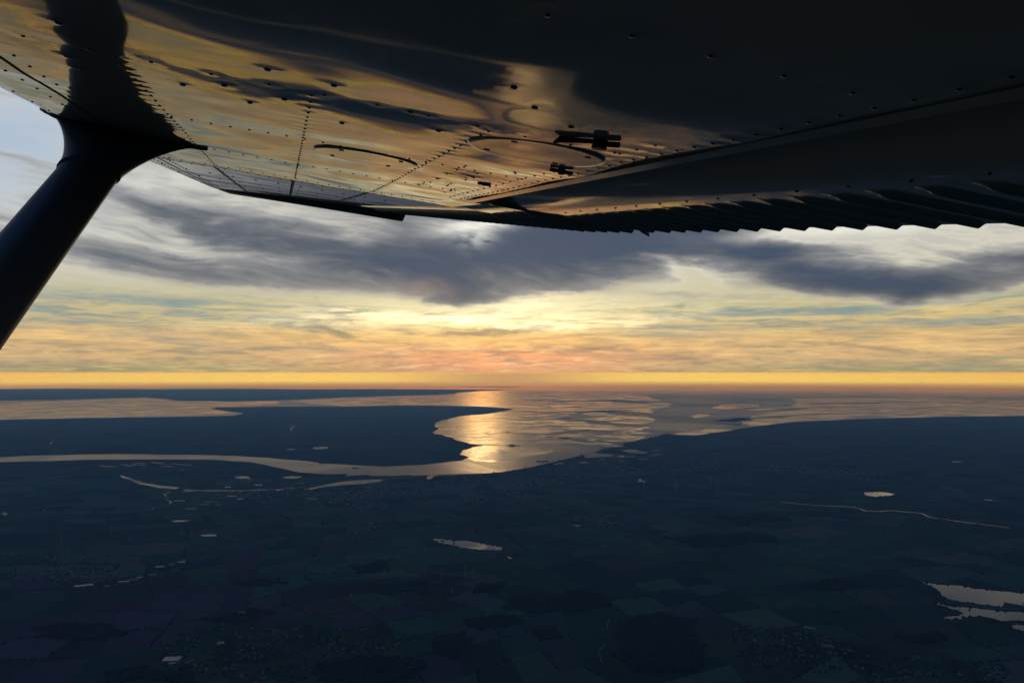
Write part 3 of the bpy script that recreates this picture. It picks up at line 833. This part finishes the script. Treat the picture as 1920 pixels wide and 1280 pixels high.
for i, (x, y) in enumerate(quay):
    up_ = rs.random() < 0.6; src = c_up if up_ else c_dn
    o = src if not fu[up_] else copy_tree(src); fu[up_] = True
    o.location = G(x, y + 0.6, 2.0); o.rotation_euler = (0, 0, R(48) + rs.uniform(-.15, .15))
    s = rs.uniform(0.95, 1.25) if i > 4 else 0.8; o.scale = (s, s, s)
    if i > 4: tag(o, ('dark gantry crane with raised boom in the row on the port quay' if up_ else 'dark gantry crane with level boom in the row on the port quay'), 'crane', 'gantry cranes along the container quay')
    else: tag(o, ['dark crane on the city bank farthest upstream of all the cranes', 'second crane upstream, on the bank by the moored ship', 'crane alone on the bank just past the moored ship', 'crane on the bare bank between moored ship and container quay', 'crane just upstream of the container quay row'][i], 'crane')

# ---------------------------------------------------------------- wind turbines
def turbine():
    e = empty('wind_turbine', (0, 0, 0))
    b_ = MB(); b_.tube((0, 0, 0), (0, 0, 92), 2.4, 1.4, 10); b_.build('tower', M_WHITE, e)
    b_ = MB(); b_.box((0, -1.0, 93.7), (3.4, 9, 3.4)); b_.tube((0, -5.5, 93.7), (0, -7.5, 93.7), 1.6, .6, 8); b_.build('nacelle', M_WHITE, e)
    for k in range(3):
        t = R(17 + 120 * k); d = Vector((math.sin(t), 0, math.cos(t))); s_ = Vector((d.z, 0, -d.x)); o_ = Vector((0, -6.6, 93.7))
        vs = []
        for r_, w_, th in ((1.0, 1.0, .9), (8, 2.1, .5), (24, 1.4, .3), (43, .3, .1)):
            c = o_ + d * r_
            vs += [c - s_ * w_ * .35, c + Vector((0, -th, 0)), c + s_ * w_, c + Vector((0, th, 0))]
        fs = [(0, 1, 2, 3)]
        for j in range(3):
            for i in range(4): fs.append((4 * j + i, 4 * j + 4 + i, 4 * j + 4 + (i + 1) % 4, 4 * j + (i + 1) % 4))
        fs.append((15, 14, 13, 12))
        make('blade', vs, fs, M_WHITE, e)
    return e
tp = turbine(); first = True
tset = [((1333, 911), 'wind turbine alone on the dark edge above the pale canal'), ((1369, 905.5), 'wind turbine on the far side of the dark wood above the canal'), ((1344, 922), 'wind turbine nearest the start of the pale canal'),
        ((1208, 920), None), ((1266, 919), None), ((1268, 922), None), ((754, 1084), None), ((720, 1084), None), ((797, 1080), None), ((872, 1078), None), ((888, 1083), None), ((828, 1089), None)]
for (x, y), lab in tset:
    o = tp if first else copy_tree(tp); first = False
    o.location = G(x, y, 2.0); o.rotation_euler = (0, 0, R(rs.uniform(-25, 25)))
    if x > 1300: tag(o, lab, 'wind turbine', 'wind turbines by the canal')
    elif x > 1100: tag(o, 'white wind turbine in the dim pasture behind the city', 'wind turbine', 'wind turbines behind the city'); o.scale = (.9, .9, .9)
    else: tag(o, 'slender wind turbine in the cluster on the fields below the long lake', 'wind turbine', 'wind turbines below the long lake'); s = rs.uniform(.55, .7); o.scale = (s, s, s)

# ---------------------------------------------------------------- ships, jetty and beacon
def ship(x, y, ln, rz, label):
    e = empty('ship', G(x, y, 0.0)); e.rotation_euler = (0, 0, rz); tag(e, label, 'ship')
    w = ln * 0.15
    out = [(-.5, -.42), (-.5, .42), (.3, .5), (.43, .3), (.5, 0), (.43, -.3), (.3, -.5)]
    vs = [(x_ * ln, y_ * w, z_) for z_ in (-1.0, 7.0) for x_, y_ in out]
    n = len(out)
    make('hull', vs, [(i, i + n, (i + 1) % n + n, (i + 1) % n) for i in range(n)] + [tuple(range(n, 2 * n))[::-1], tuple(range(n))], M_HULL, e)
    b_ = MB(); b_.box((-.38 * ln, 0, 12.5), (ln * .12, w * .8, 11)); b_.tube((-.38 * ln, 0, 18), (-.38 * ln, 0, 27), 1.2, .5, 6); b_.build('bridge', M_HULL, e)
    b_ = MB()
    for i in range(3): b_.box((-.15 * ln + i * .18 * ln, 0, 8.6), (ln * .14, w * .7, 3))
    b_.build('hatch', M_HULL, e)
ship(668, 877.5, 110, R(-8), 'small dark cargo ship under way alone in mid river')
ship(936, 886.2, 210, R(12), 'long dark ship moored at the city bank of the river')
ship(606, 868.5, 150, R(-14), 'dark barge lying along the far bank of the river')
ship(1030, 818.8, 190, R(0), 'dark hull lying out on the open tidal flat')
jt = empty('jetty', G(906, 834.5, 0)); tag(jt, 'long thin dark jetty reaching out into the glittering bay', 'jetty')
a, b_ = G(893, 833.8) - G(906, 834.5), G(964, 835.2) - G(906, 834.5)
d = (b_ - a).normalized(); ln = (b_ - a).length; rz = math.atan2(d.y, d.x); m_ = (a + b_) / 2
q = MB(); q.box((m_.x, m_.y, 1.6), (ln, 26, 5.0), rz); q.build('deck', M_STONE, jt)
q = MB(); q.box((b_.x, b_.y, 5.5), (230, 80, 8.0), rz); q.build('pier_head', M_STONE, jt)
lb = empty('beacon', G(950, 834.9, 4.4)); tag(lb, 'thin dark beacon mast standing on the jetty in the bay', 'beacon')
q = MB(); q.tube((0, 0, 0), (0, 0, 50), 4, 2.4, 8); q.build('mast', M_STEEL, lb)
q = MB(); q.tube((0, 0, 50), (0, 0, 57), 5, 3.5, 8); q.build('lantern', M_STEEL, lb)
hb_ = empty('pier_building', G(960, 835.1, 9.6)); tag(hb_, 'low dark building on the head of the jetty', 'building')
q = MB(); q.box((0, 0, 9), (120, 50, 18), rz); q.build('wall', M_STONE, hb_)
q = MB(); q.box((0, 0, 21), (60, 36, 6), rz); q.build('roof', M_STEEL, hb_)

# ---------------------------------------------------------------- haze
HM = bpy.data.materials.new('haze'); HM.use_nodes = True
hn = HM.node_tree; hn.nodes.clear()
hv = hn.nodes.new('ShaderNodeVolumePrincipled'); ho = hn.nodes.new('ShaderNodeOutputMaterial')
hv.inputs['Color'].default_value = (0.19, 0.44, 1.0, 1)
hv.inputs['Absorption Color'].default_value = (1.0, 1.0, 1.0, 1)
hv.inputs['Density'].default_value = 1.0 / 31000.0
hv.inputs['Anisotropy'].default_value = 0.45
hn.links.new(hv.outputs[0], ho.inputs['Volume'])
hz = MB(); hz.box((0, 0, (-H - 1.5 + 12) / 2), (1.76e5, 1.76e5, H + 1.5 + 12))
tag(hz.build('haze', HM), kind='stuff')

# ---------------------------------------------------------------- the aeroplane: wing, flap, aileron and strut
# wing frame: u runs out along the span, w aft along the chord, q up through the skin; one unit is U metres
U = 0.19
def ray(x, y):
    d = Vector((x - 960.0, FPX, 640.0 - y)); c, s = math.cos(PITCH), math.sin(PITCH)
    return Vector((d.x, c * d.y - s * d.z, s * d.y + c * d.z)).normalized()
SP = Vector((-0.27960657, 0.94632971, 0.16211185)).normalized()   # span: banked and with dihedral
CH = Vector((0.94955058, 0.29753808, -0.0991201)); CH = (CH - SP * CH.dot(SP)).normalized()
UPQ = SP.cross(CH); UPQ = UPQ if UPQ.z > 0 else -UPQ
def W(u, w, q=0.0): return (SP * u + CH * w + UPQ * (q + 1.0)) * U
ROOT = W(2.0, 0.0, 0.0)
plane = empty('airplane', ROOT)
tag(plane, 'high wing airplane seen from its cabin, dark wing underside and strut against the sunset', 'airplane')
def PW(u, w, q=0.0): return W(u, w, q) - ROOT

def wLE(u): return -3.0 if u < 12 else -3.0 + 0.60 * (u - 12) / 15
def wTE(u): return 5.80 if u < 11.4 else 5.80 - 2.10 * (u - 11.4) / 15.6
def lift(u, w):                                   # twist and extra dihedral of the outer panel
    if u < 13.9: return 0.0
    x = max(0.0, min(1.0, (w - wLE(u)) / (wTE(u) - wLE(u))))
    return (u - 13.9) * (0.012 + 0.022 * math.sqrt(x))
def nose(x):                                      # lower surface curls up to the leading edge
    t = max(0.0, (0.05 - x) / 0.05); g = max(0.0, 0.16 - x) / 0.16
    return 0.20 * (1 - math.sqrt(max(0.0, 1 - t * t))) + 0.075 * g * g
rivets = []                                       # (u, w, radius)
def row_w(w, u0, u1, st, r=0.017):
    u = u0
    while u < u1: rivets.append((u, w, r)); u += st
def row_u(u, w0, w1, st, r=0.017):
    w = w0
    while w < w1: rivets.append((u, w, r)); w += st
for u in (3.0, 5.6, 8.2, 10.8, 13.5):
    row_u(u, -2.0, 2.5, 0.36 if u < 8 else 0.175)
row_u(13.9, -2.6, 2.7, 0.175)
for w in (-1.15, 0.08, 1.35): row_w(w, 5.7, 13.6, 0.24)
row_w(2.56, 0.5, 12.2, 0.24); row_w(2.36, 5.0, 12.2, 0.30)
row_w(-2.24, 1, 26, 0.42); row_w(-1.92, 1, 26, 0.36); row_w(-2.62, 4, 26, 0.6, 0.016)
for u in (16.2, 18.6, 21.0, 23.4): row_u(u, -2.3, 2.4 - (u - 14) * .1, 0.42, 0.022)
for w in (-1.15, 0.08, 1.35): row_w(w, 14.2, 25, 0.5, 0.018)
rr = random.Random(8)
for k in range(26): rivets.append((rr.uniform(7.5, 11.5), rr.choice((1.7, 1.95, 2.15)) + rr.uniform(-.03, .03), 0.017))
for (u, w) in ((6.2, -.8), (5.9, -.5), (6.4, -.35), (6.0, -.1), (6.6, 0.35), (5.2, 0.2), (5.6, .75), (6.1, 1.05), (4.6, 1.35), (4.9, 1.7), (4.2, 1.1), (5.0, -1.3), (5.1, -.2)): rivets.append((u, w, 0.026))
row_w(-1.5, 6.0, 10, 0.4)

grid = {}
for (u, w, r) in rivets: grid.setdefault((int(u * 4), int(w * 4)), []).append((u, w))
def wave(u, w):
    n = mnoise.noise
    a = 0.0120 * n((u * 0.50, w * 0.60, 0.3)) + 0.0115 * n((u * 0.9 + 9, w * 0.9, 4.1)) + 0.0028 * n((u * 1.9, w * 1.5, 7.7))
    # skin bulging between its ribs and stringers
    pu = abs(math.sin(math.pi * (u - 3.0) / 2.6)); pw = abs(math.sin(math.pi * (w + 1.15) / 1.23))
    a += 0.0110 * pu * pw
    if u > 13.9: a *= 0.35
    # puckers drawn in round the rivets
    iu, iw = int(u * 4), int(w * 4)
    for i in (iu - 1, iu, iu + 1):
        for j in (iw - 1, iw, iw + 1):
            for (ru, rw) in grid.get((i, j), ()):
                d2 = (u - ru) ** 2 + (w - rw) ** 2
                if d2 < 0.05: a += 0.0030 * math.exp(-d2 / 0.0045)
    return a
def qlow(u, w):
    x = (w - wLE(u)) / (wTE(u) - wLE(u))
    return nose(x) + lift(u, w)

# lower skin from the leading edge back to the flap cove, closed over the top
GAP = 2.76
TIP = 26.4
def wHinge(u): return GAP if u <= 12.25 else 2.95 - 1.1 * (u - 12.25) / 14
us = []
u = -1.5
while u < TIP: us.append(u); u += 0.045 if u < 14 else 0.15
us.append(TIP)
NW = 124
vs, fs = [], []
for iu, u in enumerate(us):
    a, b_ = wLE(u), wHinge(u)
    for k in range(NW + 1):
        t = k / NW; t = t if t > 0.2 else 0.2 * (t / 0.2) ** 2.0
        w = a + (b_ - a) * t
        vs.append(PW(u, w, qlow(u, w) - (wave(u, w) if t > .02 else 0)))
    if iu:
        s = (iu - 1) * (NW + 1)
        for k in range(NW): fs.append((s + k, s + k + 1, s + NW + 2 + k, s + NW + 1 + k))
wing = make('wing', vs, fs, [M_PAINT, M_SEAM], plane, True)
# upper skin, cove wall and lip
def loft(name, prof, stations, m, parent, smooth=True, cap=True, close=False):
    vs, fs = [], []; n = None
    for i, u in enumerate(stations):
        pts = prof(u); n = len(pts)
        vs += [PW(*p) for p in pts]
        if i:
            s = (i - 1) * n
            for k in range(n if close else n - 1):
                k2 = (k + 1) % n
                fs.append((s + k, s + k2, s + n + k2, s + n + k))
    if cap and close: fs += [tuple(range(n))[::-1], tuple(range(len(vs) - n, len(vs)))]
    return make(name, vs, fs, m, parent, smooth)
def upper(u):
    a, c = wLE(u), wTE(u) - wLE(u); out = []
    for k in range(19):
        x = (k / 18) ** 1.6 * .985; w = a + c * x
        yt = 0.115 * c * (1.6 * math.sqrt(x) - .55 * x - 1.05 * x ** 2 ) * .95
        out.append((u, w, lift(u, w) + .235 * (1 - x) ** 12 + max(0.0, yt)))
    return out
loft('upper_skin', upper, [-1.5, 4, 8, 11.4, 13.9, 18, 22, TIP], M_PAINT, wing)
def lip(u):
    q = qlow(u, wHinge(u)); w = wHinge(u)
    return [(u, w - .10, q - .012), (u, w + .015, q - .020), (u, w + .022, q + .0), (u, w + .022, q + .02), (u, w - .02, q + .25), (u, w - .12, q + .62)]
lp = loft('cove_lip', lip, [-1.5 + .4 * i for i in range(int(13.7 / .4) + 1)] + [12.24], M_PAINT, wing, smooth=False)
# rivet heads
rb = MB()
for (u, w, r) in rivets:
    if not (-1 < u < TIP - .2 and wLE(u) + .05 < w < wHinge(u) - .02): continue
    q0 = qlow(u, w) - wave(u, w)
    vs = [PW(u, w, q0 - r * .40)]
    for rr_, hh in ((.6, .32), (1.0, 0.0)):
        for i in range(8):
            t = 2 * math.pi * i / 8; vs.append(PW(u + r * rr_ * math.cos(t), w + r * rr_ * math.sin(t), q0 - r * hh + (.004 if hh == 0 else 0)))
    fs = [(0, 1 + (i + 1) % 8, 1 + i) for i in range(8)] + [(1 + i, 1 + (i + 1) % 8, 9 + (i + 1) % 8, 9 + i) for i in range(8)]
    rb.add(vs, fs)
rv = rb.build('rivets', M_RIVET, wing, True); tag(rv, kind='stuff')
# lapped seams of the skin
sb = MB()
def seam(pts, wd=0.012):
    vs, fs = [], []
    for i, (u, w) in enumerate(pts):
        q0 = qlow(u, w) - wave(u, w) - .004
        du, dw = (wd, 0) if abs(pts[-1][1] - pts[0][1]) > abs(pts[-1][0] - pts[0][0]) else (0, wd)
        vs += [PW(u - du, w - dw, q0), PW(u + du, w + dw, q0)]
        if i: k = 2 * i; fs.append((k - 2, k - 1, k + 1, k))
    sb.add(vs, fs)
seam([(-1 + .1 * i, -2.08) for i in range(270)], .016)
for w0 in (-1.19, .05, 1.31): seam([(13.9 + .2 * i, w0) for i in range(61)], .016)
seam([(13.86, -2.7 + .1 * i) for i in range(54)], .018)
sb.build('seam', M_SEAM, wing)

# inspection covers: oval plates held by four screws
def cover(u0, w0, r):
    vs, fs = [], []; n = 48
    prof = ((0, .010), (.45, .010), (.80, .008), (.90, .0095), (.95, .0095), (.985, .006), (1.0, -.02))
    q = lambda u, w: -.0 + qlow(u, w)
    vs.append(PW(u0, w0, q(u0, w0) - prof[0][1] - .004))
    for rr_, hh in prof[1:]:
        for i in range(n):
            t = 2 * math.pi * i / n; u, w = u0 + r * rr_ * math.cos(t), w0 + r * rr_ * math.sin(t)
            vs.append(PW(u, w, q(u, w) - hh - .004))
    fs = [(0, 1 + (i + 1) % n, 1 + i) for i in range(n)]
    for k in range(len(prof) - 2):
        for i in range(n):
            a, b_ = 1 + k * n + i, 1 + k * n + (i + 1) % n
            fs.append((a, b_, b_ + n, a + n))
    o = make('inspection_cover', vs, fs, M_PAINT, wing, True)
    for k in range(4):
        t = R(40 + 90 * k); b_ = MB(); u, w = u0 + r * .78 * math.cos(t), w0 + r * .78 * math.sin(t)
        b_.tube(PW(u, w, .0), PW(u, w, -.020), .030 * U, .024 * U, 10); b_.build('screw', M_RIVET, wing)
    return o
cover(8.75, .76, .57); cover(6.25, 1.90, .58)
# fittings hanging under the skin
b_ = MB(); b_.tube(PW(5.17, 2.02, 0.02), PW(5.17, 2.02, -.06), .052 * U, .052 * U, 14); b_.tube(PW(5.17, 2.02, -.06), PW(5.17, 2.02, -.072), .056 * U, .052 * U, 14)
b_.tube(PW(5.17, 1.96, -.03), PW(5.32, 1.78, -.03), .016 * U, .022 * U, 8); b_.tube(PW(5.32, 1.78, -.03), PW(5.38, 1.76, -.05), .022 * U, .012 * U, 8); b_.tube(PW(5.17, 2.06, -.03), PW(5.1, 2.14, -.03), .02 * U, .02 * U, 8)
b_.build('drain_valve', M_RUB, plane, False)
b_ = MB(); b_.tube(PW(6.86, 2.35, .02), PW(6.86, 2.35, -.06), .035 * U, .028 * U, 10); b_.tube(PW(6.86, 2.24, -.03), PW(6.86, 2.46, -.03), .018 * U, .018 * U, 6); b_.build('vent_nipple', M_RUB, plane)
b_ = MB(); b_.tube(PW(9.19, 2.13, -.012), PW(9.19, 2.29, -.012), .02 * U, .02 * U, 8); b_.tube(PW(9.19, 2.21, .0), PW(9.19, 2.21, -.035), .03 * U, .018 * U, 8); b_.build('grounding_lug', M_RUB, plane)

# flap and aileron with pressed ribs in their skins
def ribbed(u, w, w0, w1, te, amp, pitch):
    t = min(1.0, max(0.0, (w - w0) / .16))
    ph = (u / pitch) % 1.0
    v = max(0.0, 1 - abs(ph - .5) / .17)
    v = v * v * (3 - 2 * v)
    return amp * t * v
def control(name, ua, ub, q_nose, w_nose, w_smooth, w_cor, pitch, amp, wt):
    us = []; u = ua
    while u < ub: us.append(u); u += pitch / 24
    us.append(ub)
    def prof(u):
        te = wt(u); wn = w_nose(u); ws = w_smooth(u); wc = w_cor(u); out = []
        l0 = lambda w: lift(u, w)
        for k in range(9):                                 # rounded nose down to the flat of the skin
            t = math.pi / 2 * k / 8
            out.append((u, wn + (ws - wn) * (1 - math.cos(t)), l0(wn) + q_nose * (1 - math.sin(t)) - 0.0))
        for k in range(1, 5): w = ws + (wc - ws) * k / 4; out.append((u, w, l0(w)))
        for k in range(1, 15):
            w = wc + (te - wc) * (k / 14) ** 1.3
            out.append((u, w, l0(w) - ribbed(u, w, wc, te, te, amp, pitch)))
        rq = ribbed(u, te, wc, te, te, amp, pitch)
        out.append((u, te, l0(te) + .05 - rq * .9))
        w = (te + wn) / 2; out.append((u, w, l0(w) + .30)); out.append((u, wn + .25, l0(wn) + q_nose * 1.35)); out.append((u, wn + .04, l0(wn) + q_nose * 1.2))
        return out
    return loft(name, prof, us, M_PAINT, plane, smooth=True, close=True)
flap = control('flap', 2.38, 12.15, .62, lambda u: 2.86, lambda u: 3.95, lambda u: 4.22, .48, .042, wTE)
ail = control('aileron', 12.22, 26.2, .30, lambda u: wHinge(u) + .05, lambda u: wHinge(u) + .45, lambda u: wHinge(u) + .75, .42, .06, wTE)
for o in (flap, ail):
    m = o.modifiers.new('edges', 'EDGE_SPLIT'); m.split_angle = R(40)
    b_ = None
# rivets in the flap skin and the trailing edge wedge where flap meets aileron
b_ = MB()
for u in [3.2 + .62 * i for i in range(14)]:
    for w in (4.02,):
        b_.tube(PW(u, w, .004), PW(u, w, -.010), .020 * U, .012 * U, 8)
b_.build('flap_rivets', M_RIVET, flap, True)
b_ = MB(); b_.add([PW(12.0, 5.72, -.02), PW(12.2, 5.72, -.02), PW(12.1, 5.86, -.09), PW(12.0, 5.72, .05), PW(12.2, 5.72, .05), PW(12.1, 5.86, -.04)], [(0, 2, 1), (3, 4, 5), (0, 1, 4, 3), (1, 2, 5, 4), (2, 0, 3, 5)])
b_.build('trailing_edge_clip', M_RUB, flap)
# fairing where the wing joins the cabin
b_ = MB()
vs = []
for (u, k) in ((2.30, 1.0), (1.2, 1.2)):
    for (w, q) in ((2.70, -.06), (3.4, -.10), (4.0, .02), (4.0, .6), (2.70, .6)): vs.append(PW(u, w * 1.0, q * k))
b_.add(vs, [(4, 3, 2, 1, 0), (5, 6, 7, 8, 9)] + [(i, (i + 1) % 5, 5 + (i + 1) % 5, 5 + i) for i in range(5)])
b_.build('wing_root_fairing', M_RUB, plane)
# drooped tip
def tipprof(u):
    k = (u - TIP) / .75; out = []
    a, b_ = wLE(TIP), wTE(TIP) - .0
    for i in range(22):
        x = i / 21; w = a + .06 * k * (1 - x) + (b_ - a + .05) * x
        droop = (.02 + .24 * x ** .8) * math.sin(math.pi / 2 * k) if x > .05 else 0
        out.append((u, w, qlow(TIP, min(w, b_)) - droop + (0.004)))
    for i in range(21, -1, -1):
        x = i / 21; w = a + .06 * k * (1 - x) + (b_ - a + .05) * x
        out.append((u, w, lift(TIP, min(w, b_)) + .235 * (1 - x) ** 12 + .02 + .75 * math.sqrt(x) * (1 - x) * (1 - k ** 2) ))
    return out
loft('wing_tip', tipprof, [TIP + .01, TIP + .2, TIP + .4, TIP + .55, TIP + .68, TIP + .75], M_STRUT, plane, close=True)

# ---------------------------------------------------------------- strut and its cuff
A0 = Vector((10.8, -2.0, 0.0)); SD = Vector((-1.0, -0.06, -0.54))
t_neck = 1.05
def strut_sec(t, ch, th, n=28):
    c = A0 + SD * t; out = []
    ax = Vector((0, 1, 0)); dn = SD.normalized(); ax = (ax - dn * ax.dot(dn)).normalized(); nn = dn.cross(ax)
    for i in range(n):
        a = 2 * math.pi * i / n
        x = math.cos(a); y = math.sin(a)
        xs_ = x * .5 - .06; yy = y * .5 * (1 - .35 * max(0, x))
        out.append(c + ax * (xs_ * ch) + nn * (yy * th))
    return out
def skin_loops(name, loops, m, parent, cap=True):
    n = len(loops[0]); vs, fs = [], []
    for lp_ in loops: vs += [PW(*p) for p in lp_]
    for j in range(len(loops) - 1):
        for i in range(n): fs.append((j * n + i, j * n + (i + 1) % n, (j + 1) * n + (i + 1) % n, (j + 1) * n + i))
    if cap: fs += [tuple(range(n))[::-1], tuple(range(len(vs) - n, len(vs)))]
    return make(name, vs, fs, m, parent, True)
SC, STH = .60, .34
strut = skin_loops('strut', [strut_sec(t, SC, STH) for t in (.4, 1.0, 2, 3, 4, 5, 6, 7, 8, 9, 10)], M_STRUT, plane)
n = 28
base = []
for i in range(n):
    a = 2 * math.pi * i / n; x, y = math.cos(a), math.sin(a)
    xx = x * .5
    yw = y * .30 * (1 - max(0, x) ** 1.5 * .9)
    w = -1.98 + xx * (1.80 if x > 0 else 1.86)
    u = 10.9 + yw
    base.append(Vector((u, w, qlow(u, w))))
loops = []
for k in range(13):
    s = k / 12
    sec = strut_sec(.10 + (t_neck - .10) * (s ** .8), SC * 1.06, STH * 1.12)
    f = (1 - s) ** 1.7
    loops.append([b0 * f + s0 * (1 - f) if k else b0 - Vector((0, 0, .0)) for b0, s0 in zip(base, sec)])
loops.append(strut_sec(t_neck + .02, SC * 1.075, STH * 1.14)); loops.append(strut_sec(t_neck + .06, SC * 1.07, STH * 1.12)); loops.append(strut_sec(t_neck + .065, SC * .99, STH * .97))
fl = [[Vector((10.9 + (p.x - 10.9) * 1.12, -1.98 + (p.y + 1.98) * 1.05, qlow(p.x, p.y) + dq)) for p in base] for dq in (.01, -.022)]
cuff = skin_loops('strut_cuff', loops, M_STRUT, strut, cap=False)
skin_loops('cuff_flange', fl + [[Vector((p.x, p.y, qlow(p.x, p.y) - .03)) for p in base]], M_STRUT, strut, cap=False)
b_ = MB(); c = A0 + SD * .75; b_.tube(PW(c.x - .2, c.y - .02, c.z - .22), PW(c.x - .23, c.y - .02, c.z - .28), .05 * U, .045 * U, 10); b_.build('cuff_bolt', M_RUB, strut)
